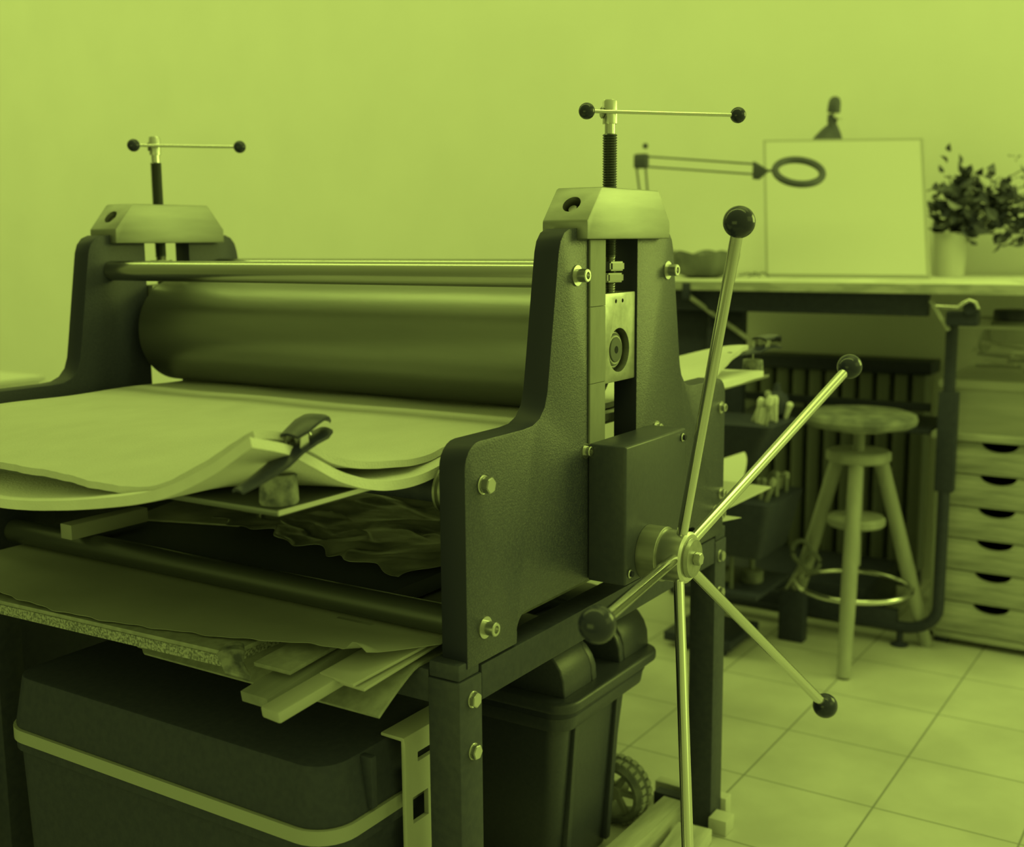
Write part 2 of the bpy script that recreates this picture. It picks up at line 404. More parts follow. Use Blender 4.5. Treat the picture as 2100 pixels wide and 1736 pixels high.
# roller, tie bars, bed and its carriers
MB().lathe([(0, 0), (.095, 0), (.1095, .008), (.11, .014), (.11, 1.026), (.1095, 1.032), (.095, 1.04), (0, 1.04)], (CX, .06, 1.065), (0, 1, 0), 96).build('top_roller', M_roll, press, 'dull scratched steel roller')
for x, r in ((.337, .0205), (.639, .0205)):
    MB().tube((x, .045, 1.195), (x, 1.115, 1.195), r, seg=48).build('tie_bar', M_bar, press)
for x in (.068, 2 * CX - .068):
    MB().tube((x, .045, .697), (x, 1.115, .697), .0225, seg=48).build('tie_bar', M_lowbar, press)
bed = MB().box((-.255, .083, .917), (1.42, 1.075, .925), .001).build('press_bed', M_bed, press)
MB().box((-.2565, .0815, .9185), (1.4215, .0845, .9255), .0005, 1).build('bed_edge_strip', M_bolt, bed, 'bright steel bed edge')
for x in (.068, 2 * CX - .068):
    MB().tube((x, .06, .893), (x, 1.10, .893), .020, seg=32).build('carrier_roller', M_black, press)
    for y, s in ((.047, 1), (1.095, 1)):
        MB().lathe([(0, 0), (.036, 0), (.036, .005), (.031, .007), (.031, .011), (.036, .013), (.036, .017), (.02, .019), (0, .019)], (x, y, .895), (0, 1, 0), 48).build('carrier_flange', M_steel, press)
MB().lathe([(0, 0), (.06, 0), (.06, 1.0), (0, 1.0)], (CX, .08, .848), (0, 1, 0), 64).build('drive_roller', M_black, press)

# gearbox cover, hub and star wheel
cov = MB().prism([(.373, .690), (.373, .921), (.603, .921), (.603, .690)], -.071, -.0005, 'xz', bev=.004, seg=3).build('gearbox_cover', M_cover, press)
for x, z in ((.588, .906), (.388, .708)):
    MB().tube((x, -.071, z), (x, -.074, z), .0075).build('cover_screw', M_bolt, cov)
    MB().tube((x, -.074, z), (x, -.078, z), .005).build('cover_screw', M_edge, cov)
hx, hz = .452, .731
wheel = MB().lathe([(0, 0), (.042, 0), (.043, .002), (.043, .042), (.039, .046), (0, .046)], (hx, -.104, hz), (0, -1, 0), 56).build('star_wheel', M_hub, press, 'chrome star wheel hub')
MB().lathe([(0, 0), (.046, 0), (.046, .033), (.045, .034), (0, .034)], (hx, -.0715, hz), (0, -1, 0), 64).build('shaft_disc', M_steel, press)
MB().lathe([(0, 0), (.032, 0), (.033, .003), (.031, .008), (.0, .009)], (hx, -.1502, hz), (0, -1, 0), 48).build('end_washer', M_steel, wheel)
MB().hexnut((hx, -.159, hz), (0, -1, 0), .0115, .011, .1).build('centre_bolt', M_bolt, wheel)
hc = Vector((hx, -.128, hz))
for b in ((.347, -.265, 1.274), (.910, -.265, 1.010), (.833, -.265, .365), (.213, -.265, .250), (-.078, -.265, .790)):
    b = Vector(b); d = (b - hc).normalized()
    sp = MB().tube(hc + d * .030, b - d * .012, .0092, seg=32).build('wheel_spoke', M_chrome, wheel)
    MB().sphere(b, .0235, 48, 32).build('ball_knob', M_knob, wheel)

# stand
def square(mb, lo, hi): return mb.box(lo, hi, .0025, 2)
for x0, x1 in ((.003, .060), (2 * CX - .060, 2 * CX - .003)):
    for y0, y1 in ((0, .056), (1.104, 1.160)):
        leg = square(MB(), (x0, y0, 0), (x1, y1, .632)).build('stand_leg', M_frame, press)
        if y0 == 0:
            for z in (.599, .520):
                xx = x0 + .032 if x0 < .5 else x1 - .034
                MB().tube((xx, 0, z), (xx, -.0015, z), .0125).hexnut((xx, -.0015, z), (0, -1, 0), .0115, .008, .4 + z * 7).build('hex_bolt', M_bolt, leg)
for y0, y1 in ((0.001, .050), (1.110, 1.159)):
    square(MB(), (.061, y0, .588), (2 * CX - .061, y1, .642)).build('side_rail', M_frame, press)
for x0, x1 in ((.006, .055), (2 * CX - .055, 2 * CX - .006)):
    square(MB(), (x0, .0565, .592), (x1, 1.1035, .642)).build('end_rail', M_frame, press)
    for y0, y1 in ((.002, .055), (1.105, 1.158)):
        square(MB(), (x0 - .001, y0, .633), (x1 + .001, y1, .657)).build('post_cap', M_frame, press)

# ---------------------------------------------------------------- felt blankets
def blanket(x0, x1, y0, y1, z0, N, L, t, seed, wob, mt, name, label, group=None):
    rr = random.Random(seed)
    ph = [rr.random() * 6 for _ in range(6)]
    def sm(t): t = max(0, min(1, t)); return t * t * (3 - 2 * t)
    def fn(u, v):
        uu = u ** 1.0; x = x0 + (x1 - x0) * uu; y = y0 + (y1 - y0) * (v ** 1.35)
        a = sm(1 - (y - y0) / .30); b = sm(1 - (x - x0) / .26)
        n = interp(N, x); l = interp(L, y); c = interp(N, x0)
        z = z0 + (n - z0) * a + (l - z0) * b - (c - z0) * a * b * 1.0
        # the fold falls off as a ridge pointing into the sheet
        e = wob * (math.sin(y * 41 + ph[0]) + .6 * math.sin(y * 97 + ph[1]) + .4 * math.sin(y * 211 + ph[2])) * sm(1 - (x - x0) / .1)
        f = wob * (math.sin(x * 47 + ph[3]) + .6 * math.sin(x * 103 + ph[4])) * sm(1 - (y - y0) / .1)
        z += .0012 * math.sin(x * 23 + ph[5]) * math.sin(y * 17 + ph[2])
        return (x + e, y + f, z)
    o = MB().sheet(fn, 150, 110, t).build(name, mt, smooth=60)
    return tag(o, label, 'felt blanket', group)
NU = [(-.285, 1.030), (-.24, 1.022), (-.184, .997), (-.139, .973), (-.07, .955), (.04, .945), (.105, .950), (.2, .9555), (.32, .9555), (.99, .9555), (1.12, .965), (1.22, .995), (1.30, 1.005)]
LU = [(.085, 1.030), (.112, 1.018), (.173, .985), (.246, .950), (.304, .936), (.392, .935), (.496, .940), (.609, .941), (1.08, .942)]
blanket(-.285, 1.30, .088, 1.075, .9535, NU, LU, .010, 3, .0020, M_felt, 'felt_blanket', 'upper grey wool felt blanket with ragged edge, clamped at its corner above the press bed')
NLw = [(-.315, 1.026), (-.25, 1.008), (-.213, .990), (-.147, .955), (-.069, .930), (.007, .926), (.084, .936), (.2, .941), (.9, .941), (1.33, .942)]
LLw = [(.066, 1.026), (.141, .984), (.231, .948), (.356, .920), (.46, .905), (.571, .898), (1.09, .890)]
blanket(-.315, 1.34, .066, 1.085, .941, NLw, LLw, .0135, 9, .0005, M_felt2, 'felt_blanket', 'lower white smooth felt blanket sagging below the ragged one on the press bed')

def stopper(x, y, z, label):
    t = empty('corner_block', (x, y, z), label, 'block', None)
    MB().lathe([(0, 0), (.0235, 0), (.0250, .003), (.0235, .036), (.022, .038), (0, .037)], (x, y, z), (0, 0, 1), 36).build('stopper_body', M_cork, t)
    MB().tube((x, y, z + .036), (x, y, z + .078), .0014, seg=12).build('pin', M_bolt, t)
    return t
stopper(-.226, .110, .9258, 'stained round stopper with upright pin on the near left corner of the press bed')
stopper(1.385, .110, .9258, 'short grey round stopper on the far right end of the press bed')
def spring_clamp(org, flip, label):
    """profile in the XZ plane through org, jaws biting towards -x (flip=1) or +x (flip=-1)"""
    ox, oy, oz = org
    t = empty('spring_clamp', org, label, 'clamp', 'steel spring clamps on the felts')
    def P(x, z, dy=0): return (ox + flip * x, oy + dy, oz + z)
    def plate(path, wid, th, name, mt):
        vs = []; fs = []
        for i, (x, z, w_) in enumerate(path):
            a = path[max(i - 1, 0)]; b = path[min(i + 1, len(path) - 1)]
            d = Vector((b[0] - a[0], b[1] - a[1])).normalized(); n = Vector((-d.y, d.x)) * th / 2
            for k in range(9):
                q = -1 + k / 4; cr = .006 * (1 - q * q)
                vs.append(P(x + n.x + n.x / th * cr, z + n.y + n.y / th * cr, q * w_))
            for k in range(9):
                q = 1 - k / 4; cr = .006 * (1 - q * q)
                vs.append(P(x - n.x + n.x / th * cr, z - n.y + n.y / th * cr, q * w_))
        m_ = len(path)
        for i in range(m_ - 1):
            for k in range(18):
                fs.append([i * 18 + k, i * 18 + (k + 1) % 18, (i + 1) * 18 + (k + 1) % 18, (i + 1) * 18 + k])
        fs.append(list(range(18))); fs.append([(m_ - 1) * 18 + k for k in range(17, -1, -1)])
        return MB().faces(vs, fs).build(name, mt, t)
    plate([(-.104, -.040, .008), (-.070, -.031, .013), (-.035, -.019, .017), (-.012, -.006, .019), (.012, .002, .020), (.035, .006, .018), (.050, .011, .012)], 0, .004, 'lower_jaw', M_clip)
    plate([(-.016, .012, .014), (.0, .018, .018), (.016, .026, .019), (.030, .030, .018), (.042, .028, .014), (.050, .022, .009)], 0, .004, 'upper_handle', M_clip)
    s_ = [P(.010 + .004 * math.cos(k * .7), .011 + .004 * math.sin(k * .7), -.008 + k * .0005) for k in range(34)]
    MB().sweep(s_, .0009, 6).build('coil_spring', M_bolt, t)
    for dy in (-.012, .012):
        MB().prism([(ox + flip * a, oz + b) for a, b in ((-.010, -.004), (.006, -.001), (.003, .019), (-.008, .015))], oy + dy - .0008, oy + dy + .0008).build('side_cheek', M_bolt, t)
spring_clamp((-.232, .068, 1.005), 1, 'dark steel spring clamp biting the lifted near corner of the felts')
spring_clamp((1.42, .10, .992), 1, 'spring clamp on the felts at the far right end of the bed')
bpy.data.objects['spring_clamp.001'].scale = (1.9, 1.2, 1.1)
bpy.data.objects['spring_clamp.001'].rotation_euler = (0, math.radians(12), 0)

# ---------------------------------------------------------------- things lying on the stand
def slab(name, mt, lo, hi, label, cat, rot=0, tilt=(0, 0), bev=.001, group=None):
    c = Vector([(lo[i] + hi[i]) / 2 for i in range(3)]); h = [(hi[i] - lo[i]) / 2 for i in range(3)]
    o = MB().box([-a for a in h], h, bev).build(name, mt)
    o.location = (c.x, c.y, c.z - h[2]); o.rotation_euler = (tilt[0], tilt[1], rot)
    return tag(o, label, cat, group)
o = MB().prism([(-.154, .300), (.80, .340), (.80, 1.045), (-.186, 1.045)], .6485, .6645, 'xy').build('chipboard_panel', M_chip); tag(o, 'thick chipboard panel with coarse edge under the brown paper', 'board')
o = MB().prism([(-.152, .292), (.78, .330), (.78, 1.04), (-.184, 1.04)], .6648, .6712, 'xy').build('hardboard_sheet', M_thin); tag(o, 'pale thin sheet lying on top of the chipboard panel', 'board')
KE = [(.10, -.080), (.15, -.078), (.226, -.090), (.345, -.119), (.45, -.138), (.521, -.153), (.668, -.172), (.814, -.166), (1.09, -.16)]
def kraft(u, v):
    y1 = 1.09; y0 = .100 - .048 * min(1, u / .14)
    y = y0 + (y1 - y0) * v; x0 = interp(KE, .10 + (1.09 - .10) * v); x = x0 + u * (.72 - x0)
    x += (.0025 * math.sin(y * 63 + 1) + .0015 * math.sin(y * 131)) * (1 - u)
    e = max(0, 1 - u * 7)
    z = .6728 + .0075 * e * (.6 + .4 * math.sin(y * 9 + .5)) + .0006 * math.sin(x * 9 + y * 4)
    if v < .2: z += .004 * e * (1 - v / .2)
    q = math.hypot((u - .0) / .03, (v - .018) / .02)
    if q < 1: z += .014 * (1 - q); y += .006 * (1 - q)
    return (x, y, z)
o = MB().sheet(kraft, 100, 140, .0006).build('kraft_paper', M_paper_d, smooth=60); tag(o, 'large dark brown paper sheet with turned-up corner under the lower tie bar', 'paper')
o = MB().box((.10, .20, .681), (.85, 1.05, .708), .001).build('portfolio_board', M_darkboard); tag(o, 'thick black board under the crumpled dark paper', 'board')
rc = random.Random(5)
bumps = [(rc.random(), rc.random(), rc.uniform(.05, .2), rc.uniform(-1, 1), rc.uniform(0, 6.28)) for _ in range(60)]
def crump(u, v):
    A = Vector((.14, .22)); B = Vector((.62, .12)); Cc = Vector((.27, .78)); D = Vector((.60, .80))
    p = (A * (1 - u) + B * u) * (1 - v) + (Cc * (1 - u) + D * u) * v
    edge = .012 * math.sin(v * 21) + .008 * math.sin(v * 47 + 2)
    z = .716
    for a, b, s, h, th in bumps:
        d = abs((u - a) * math.cos(th) + (v - b) * math.sin(th)); dd = math.hypot(u - a, v - b)
        if dd < s * 2: z += .011 * h * max(0, 1 - d / (s * .45)) * max(0, 1 - dd / (s * 2))
    z += .012 * math.sin(u * 5 + v * 3) * .5 + .006
    return (p.x + edge * (1 - u), p.y + .01 * math.sin(u * 25), max(z, .7105))
o = MB().sheet(crump, 110, 130, .0005).build('crumpled_paper', M_crump, smooth=80); tag(o, 'crumpled dark glossy paper lying between the press bed and the lower tie bar', 'paper')
slab('crumpled_paper', M_crump, (.24, .74, .7095), (.44, .98, .7135), 'flat folded sheet of dark paper behind the crumpled one', 'paper', .3)
slab('wooden_block', M_mdf, (.02, .868, .7205), (.19, .900, .748), 'short pale wooden block left of the crumpled paper', 'wood block', -.02)
# lower shelf stack sticking out on the left
def droop(u, v):
    x = -.090 + u * .70; y = .072 + v * .51
    if v > .97 and u < .02: x += .008
    return (x, y, .6480 - .046 * max(0, 1 - (x + .090) / .090) ** 1.2)
o = MB().sheet(droop, 60, 40, .005).build('thin_board', M_thin, smooth=50); tag(o, 'thin stained board with rounded corner, lowest in the stack on the stand', 'board')
D = math.radians
slab('pine_batten', M_wood_d, (-.180, .187, .6365), (.06, .240, .6525), 'greyish rough pine batten poking out from the stack, the further one', 'batten', D(-2), (0, D(-9)))
slab('pine_batten', M_wood_l, (-.208, .128, .6360), (.03, .166, .6530), 'pale pine batten poking out furthest from the stack', 'batten', D(-7), (0, D(-9)), bev=.003)
slab('offcut_board', M_mdf, (-.112, .080, .6600), (.08, .150, .6645), 'smooth pale panel offcut lying across the battens', 'board', D(-8), (0, D(-7)), bev=.0005)
slab('offcut_board', M_mdf, (-.104, .076, .6520), (.08, .140, .6565), 'pale panel offcut under the smooth one beside the corner post', 'board', D(-4), (0, D(-7)), bev=.0005)
slab('offcut_board', M_thin, (-.135, .192, .6600), (.05, .262, .6660), 'brown-faced panel with pale edge between kraft paper and battens', 'board', 0, (0, D(-5)), bev=.0005)
o = MB().sweep([(-.125, .310, .6715), (-.150, .292, .670), (-.160, .275, .655), (-.145, .262, .638)], [.014, .020, .021, .012], 14, flat=(1, .35)).build('cloth_rag', M_cork); tag(o, 'small limp brown rag hanging over the chipboard corner', 'rag')
# sheets of paper sticking out on the far right of the press
def curl(x0, x1, y0, y1, z, up, p=2):
    def f(u, v): return (x0 + (x1 - x0) * u, y0 + (y1 - y0) * v, z + up * (u ** p) * (1 - .5 * v))
    return f
o = MB().sheet(curl(.55, 1.40, .062, .19, .658, -.004), 30, 10, .003).build('white_card', M_paper_l); tag(o, 'long white card sticking out right of the press under its bed', 'paper')
o = MB().sheet(lambda u, v: (.975 + .13 * u, .300 - (.24 + .04 * u) * v, .6475 - .004 * u), 10, 10, .001).build('white_card', M_paper_l); tag(o, 'small white sheet with pointed corner beside the right leg of the press', 'paper')
o = MB().sheet(lambda u, v: (1.0 + (.70 - .16 * v * v) * u, .25 - .045 * v, .700 - .085 * v - .024 * u + .012 * math.sin(v * 3) * u), 24, 12, .0012).build('white_card', M_paper_l); tag(o, 'curled white sheet standing up behind the right edge of the press', 'paper')
o = MB().box((.62, .10, .6425), (1.0, 1.0, .6445), .0005).build('thin_board', M_thin); tag(o, 'board across the right side of the stand under the white papers', 'board')

# ---------------------------------------------------------------- tool chest
chest = empty('tool_chest', (.055, .49, 0), 'big black plastic storage chest with light trim band under the press', 'storage chest')
def rrect(x0, x1, y0, y1, r, n=8):
    p = []
    for cx, cy, a in ((x1 - r, y1 - r, 0), (x0 + r, y1 - r, 90), (x0 + r, y0 + r, 180), (x1 - r, y0 + r, 270)):
        p += [(cx + r * math.cos(math.radians(a + 90 * i / n)), cy + r * math.sin(math.radians(a + 90 * i / n))) for i in range(n + 1)]
    return p
def ins(d, r): return rrect(-.150 + d, .262 - d, .118 + d, .868 - d, r)
MB().prism(ins(.022, .04), 0.0, .395, 'xy', taper=ins(.010, .05)).build('chest_body', M_plastic, chest)
MB().prism(ins(.002, .058), .395, .412, 'xy').build('body_rim', M_plastic, chest)
MB().prism(ins(-.002, .062), .412, .434, 'xy').build('trim_band', M_strap, chest, 'light grey trim band')
lid = MB().prism(ins(.002, .058), .434, .522, 'xy', taper=ins(.016, .05), bev=.004).build('chest_lid', M_plastic, chest)
# lid rib and the big latch on the narrow side
MB().box((-.060, .112, .44), (-.048, .135, .519), .002).build('lid_rib', M_plastic, lid)
lt = [(.104, .519), (.106, .529), (.150, .529), (.150, .5235), (.112, .5225), (.112, .24), (.104, .24)]
lx0, lx1 = .000, .135
la = MB().prism([(y - .006, z) for y, z in lt], lx0, lx1, 'yz', bev=.002).build('latch', M_latch, chest, 'light grey latch')
cut(la, [MB().box((.030, .08, .482), (.11, .112, .497)), MB().box((.016, .08, .388), (.054, .115, .430))])

# ---------------------------------------------------------------- rolling bin
rbin = empty('rolling_bin', (.665, .29, 0), 'charcoal wheeled plastic bin with humped lid under the press, right of the chest', 'bin')
def br(d, r, w_=0): return rrect(.505 + d, .800 - d, .130 + d, .46 - d, r)
MB().prism(br(.035, .03), .004, .385, 'xy', taper=br(0, .035), bev=.002).build('bin_body', M_bin, rbin)
for x0, x1 in ((.555, .572), (.725, .742)):
    MB().prism([(.150, .02), (.1255, .345), (.135, .345), (.165, .02)], x0, x1, 'yz', bev=.002).build('body_rib', M_bin, rbin)
MB().prism(rrect(.488, .832, .112, .478, .04), .345, .372, 'xy', taper=rrect(.486, .840, .108, .482, .045), bev=.003).build('bin_collar', M_bin, rbin)
bl = MB().prism(rrect(.468, .862, .090, .495, .045), .388, .412, 'xy', bev=.008, seg=4).build('bin_lid', M_bin, rbin)
MB().prism(rrect(.486, .846, .108, .482, .045), .372, .388, 'xy').build('lid_groove', M_black, bl)
def hump(x0, x1, z1):
    p = [(.118 + .165 * (1 - math.cos(a)) , .410 + (z1 - .410) * math.sin(a) ** .7) for a in [PI * i / 18 for i in range(19)]]
    return MB().prism(p, x0, x1, 'yz', bev=.004, seg=3).build('lid_hump', M_bin, bl)
hump(.500, .605, .525); hump(.605, .626, .516); hump(.720, .740, .516); hump(.740, .850, .525)
MB().tube((.62, .28, .49), (.73, .28, .49), .010).build('bin_handle', M_black, bl)
def bin_wheel(y, z, r, x0, x1):
    wv = MB().lathe([(.052, 0), (.06, 0), (r - .008, .002), (r, .008), (r, x1 - x0 - .008), (r - .008, x1 - x0 - .002), (.06, x1 - x0), (.052, x1 - x0), (.052, 0)], (x0, y, z), (1, 0, 0), 60).build('bin_wheel', M_tire, rbin)
    tb = MB()
    for k in range(26):
        a = 2 * PI * k / 26
        for s_, off in ((0, 0), (1, PI / 26)):
            c = Vector((x0 + (x1 - x0) * (.28 + .44 * s_), y + (r + .0012) * math.cos(a + off), z + (r + .0012) * math.sin(a + off)))
            tb.box(c - Vector((.009, .0045, .0025)), c + Vector((.009, .0045, .0025)), .0008, 1) if False else None
            rm = Matrix.Rotation(a + off - PI / 2, 3, 'X')
            tb.box(c - Vector((.008, .0055, .0028)), c + Vector((.008, .0055, .0028)), .0008, 1, rot=rm)
    tb.build('tire_tread', M_rim, wv)
    hb = MB().tube((x0 + .008, y, z), (x1 - .008, y, z), .016)
    for k in range(6):
        a = PI / 3 * k; c = Vector((x0 + .02, y + .034 * math.cos(a), z + .034 * math.sin(a)))
        hb.box(c - Vector((.006, .02, .006)), c + Vector((.006, .02, .006)), .001, 1, rot=Matrix.Rotation(a, 3, 'X'))
    hb.build('wheel_rim', M_rim, wv)
bin_wheel(.186, .0725, .068, .815, .878)

# ---------------------------------------------------------------- floor offcuts
slab('wood_offcut', M_wood_f, (.55, .062, .0005), (.912, .112, .050), 'rough pale knotty plank on the floor under the press wheel', 'plank', -.02, bev=.003)
slab('wood_offcut', M_wood_y, (.976, -.010, .0005), (1.005, .16, .045), 'pale board on the floor crossing behind the right press leg', 'board', .0)
slab('wood_offcut', M_wood_y, (.900, -.042, .0005), (.945, -.002, .034), 'short pale block on the floor beside the right press leg', 'board', .0)
slab('wood_offcut', M_wood_f, (.70, -.035, .0005), (.86, .04, .032), 'small rough wood scrap in front of the knotty plank', 'plank', .1, bev=.003)
o = MB().prism([(.918, .022), (.946, .022), (.946, .026), (.923, .026), (.923, .046), (.946, .046), (.946, .050), (.918, .050)], .062, .135, 'xz').box((.918, .062, .0005), (.946, .135, .0215), .001).build('metal_channel', M_black); tag(o, 'short black metal channel lying by the rough knotty plank', 'metal channel')

# ---------------------------------------------------------------- stool
def make_stool():
    c = Vector((2.166, .073, 0)); t = empty('work_stool', c, 'wooden screw stool with round seat and chrome foot ring before the desk', 'stool')
    MB().lathe([(0, 0), (.150, 0), (.162, .008), (.165, .02), (.160, .034), (.140, .040), (0, .036)], (c.x, c.y, .700), seg=64).build('seat', M_seat, t)
    MB().lathe([(0, 0), (.09, 0), (.10, .012), (0, .012)], (c.x, c.y, .6875), seg=48).build('seat_boss', M_stool, t)
    MB().tube((c.x, c.y, .27), (c.x, c.y, .69), .017).build('screw_post', M_stool, t)
    MB().lathe([(0, 0), (.088, 0), (.094, .006), (.094, .026), (.088, .032), (0, .032)], (c.x, c.y, .592), seg=48).build('upper_disc', M_stool, t)
    MB().lathe([(0, 0), (.080, 0), (.085, .006), (.085, .022), (.08, .028), (0, .028)], (c.x, c.y, .395), seg=48).build('lower_disc', M_stool, t)
    for fx, fy in ((1.926, .023), (2.33, -.11), (2.243, .306)):
        d = Vector((fx - c.x, fy - c.y, 0)).normalized()
        top = c + d * .072 + Vector((0, 0, .593))
        MB().sweep([(fx, fy, 0), (fx, fy, .001), tuple(Vector((fx, fy, 0)).lerp(top, .4)), tuple(top)], [.018, .019, .023, .021], 20).build('leg', M_stool, t)
    zr = .205; rr = .168
    MB().sweep([(c.x + rr * math.cos(a), c.y + rr * math.sin(a), zr) for a in [2 * PI * k / 64 for k in range(64)]], .0085, 14, True).build('foot_ring', M_chrome, t)
make_stool()

# ---------------------------------------------------------------- desk
desk = empty('drafting_desk', (2.6, .1, 0), 'tall drafting desk with pale worn top and black tubular frame by the wall', 'desk')
MB().box((2.2, -.85, 1.088), (3.04, 1.05, 1.119), .002).build('desk_top', M_desk, desk)
MB().box((2.1965, -.85, 1.0895), (2.2, 1.05, 1.1175), .001, 1).build('edge_strip', M_deske, desk, 'patchy worn edge strip')
MB().box((2.235, -.09, 1.022), (2.27, .98, 1.087), .003).build('apron', M_black, desk)
def post(y, name='desk_leg'):
    MB().sweep([(2.29, y, 1.03), (2.29, y, .20)] + [(2.29, y + .10 * (1 - math.cos(a)), .14 - .08 * math.sin(a)) for a in [PI / 2 * k / 8 for k in range(9)]] + [(2.29, y + .85, .060)], .0175, 16).build(name, M_black, desk)
post(-.150)
MB().box((2.275, -.03, .062), (2.305, .70, .112), .003).build('foot_rail', M_black, desk)
MB().sweep([(2.29, .60, 1.03), (2.29, .60, .112)], .0175, 16).build('desk_leg', M_black, desk)
MB().box((2.272, -.178, .50), (2.308, -.124, .80), .004).build('leg_sleeve', M_black, desk)
MB().lathe([(0, 0), (.026, 0), (.028, .004), (.01, .012), (.01, .045), (0, .045)], (2.29, -.04, 0)).build('levelling_foot', M_black, desk)
MB().box((2.50, -.05, .705), (2.52, .60, .730), .002).build('cross_rail', M_black, desk)
MB().box((2.42, -.07, .645), (2.72, .60, .660), .002).build('lower_shelf', M_black, desk)
MB().tube((2.225, -.10, 1.07), (2.225, -.155, .985), .007).build('corner_brace', M_deske, desk)
MB().tube((2.215, .655, 1.07), (2.30, .48, .93), .008).build('corner_brace', M_deske, desk)
MB().box((2.30, .50, .66), (2.34, .78, 1.05), .003).build('side_panel', M_black, desk)
MB().sweep([(2.185, -.125, 1.055), (2.185, -.185, 1.053), (2.183, -.20, 1.066), (2.183, -.215, 1.074), (2.183, -.232, 1.068), (2.183, -.24, 1.05)], .0055, 12).build('tilt_crank', M_chrome, desk)
MB().tube((2.19, -.215, 1.05), (2.24, -.215, 1.05), .018).build('crank_hub', M_black, desk)
MB().box((2.20, -.235, 1.0), (2.245, -.15, 1.04), .004).build('tilt_bracket', M_black, desk)
MB().box((2.188, .640, 1.06), (2.20, .665, 1.112), .002).build('desk_clamp', M_black, desk)

# things on the desk
t = empty('canvas_board', (2.66, .295, 1.12), 'white canvas board leaning upright on the desk', 'canvas')
def quadslab(A, B, C_, D_, t, name, mt, par, lab=None):
    A, B, C_, D_ = map(Vector, (A, B, C_, D_)); n = (B - A).cross(D_ - A).normalized() * t
    return MB().faces([A, B, C_, D_, A + n, B + n, C_ + n, D_ + n], [(0, 1, 2, 3), (7, 6, 5, 4), (0, 4, 5, 1), (1, 5, 6, 2), (2, 6, 7, 3), (3, 7, 4, 0)]).build(name, mt, par, lab)
K = [(2.62, .548, 1.121), (2.62, -.002, 1.121), (2.72, .063, 1.568), (2.72, .607, 1.590)]
cc = sum((Vector(k) for k in K), Vector()) / 4
quadslab(*K, -.016, 'stretcher_edge', M_frameg, t, 'slightly darker edge')
off = Vector((-.0025, 0, .0005))
quadslab(*[Vector(k).lerp(cc, .035) + off for k in K], -.002, 'canvas_face', M_canvas, t)
bowl = MB().lathe([(0, 0), (.045, 0), (.08, .012), (.108, .045), (.118, .085), (.114, .085), (.102, .045), (.075, .016), (0, .008)], (2.47, .715, 1.1195), seg=48).build('crumpled_bowl', M_bowl)
for v in bowl.data.vertices:
    a = math.atan2(v.co.y, v.co.x); k = 1 + .05 * math.sin(a * 7) + .03 * math.sin(a * 13 + 1); v.co.x *= k; v.co.y *= k; v.co.z *= 1 + .10 * math.sin(a * 5)
tag(bowl, 'crinkled dark bowl on the desk behind the right press plate', 'bowl')
t = MB().sweep([(2.50, .60, 1.128), (2.52, .57, 1.133), (2.50, .545, 1.128), (2.53, .52, 1.136), (2.52, .50, 1.124)], .0028, 8).sweep([(2.49, .56, 1.123), (2.50, .54, 1.138), (2.53, .535, 1.123)], .0022, 8).build('wire_scrap', M_wire)
tag(t, 'small twisted dark wire on the desk left of the canvas', 'wire')
for k, (x, y, a) in enumerate(((2.40, .30, .1), (2.42, -.05, -.15), (2.38, -.42, .3))):
    o = slab('paper_sheet', M_paper_l, (x - .15, y - .11, 1.1192), (x + .15, y + .11, 1.1202),
             ('loose white sheet flat on the desk under the ring magnifier', 'loose white sheet flat on the desk before the canvas right edge', 'loose white sheet flat on the desk before the potted plant')[k], 'paper', a)
# ring magnifier on its spring arm
t = empty('magnifier_lamp', (2.40, .87, 1.12), 'ring magnifier on a thin double sprung arm clamped to the desk', 'magnifier')
MB().tube((2.40, .87, 1.1195), (2.40, .87, 1.15), .03).build('lamp_base', M_lamp, t)
for d in (0, .034):
    MB().tube((2.40, .868 + d * .5, 1.15), (2.40, .905 + d, 1.508 - d * .2), .0035, seg=10).build('lower_arm', M_lamp, t)
    MB().tube((2.40, .905, 1.53 - d * 1.0), (2.40, .50, 1.487 - d * .95), .0032, seg=10).build('upper_arm', M_lamp, t)
MB().box((2.385, .895, 1.49), (2.415, .945, 1.54), .008).build('elbow_joint', M_lamp, t)
MB().sphere((2.40, .905, 1.565), .010, 16, 10).build('joint_knob', M_lamp, t)
MB().prism([(.515, 1.498), (.515, 1.440), (.497, 1.438), (.462, 1.466)], 2.388, 2.412, 'yz', bev=.004).build('head_joint', M_lamp, t)
MB().tube((2.40, .47, 1.466), (2.40, .445, 1.464), .004).build('head_stem', M_lamp, t)
rn = []
u1 = Vector((0.50, -.865, 0)); nrm_ = Vector((-.47, -.30, .83)).normalized(); u1 = (u1 - nrm_ * u1.dot(nrm_)).normalized(); u2 = nrm_.cross(u1)
rc_ = Vector((2.40, .364, 1.458))
MB().sweep([rc_ + u1 * .074 * math.cos(a) + u2 * .074 * math.sin(a) for a in [2 * PI * k / 56 for k in range(56)]], .0115, 14, True).build('magnifier_ring', M_lamp, t)
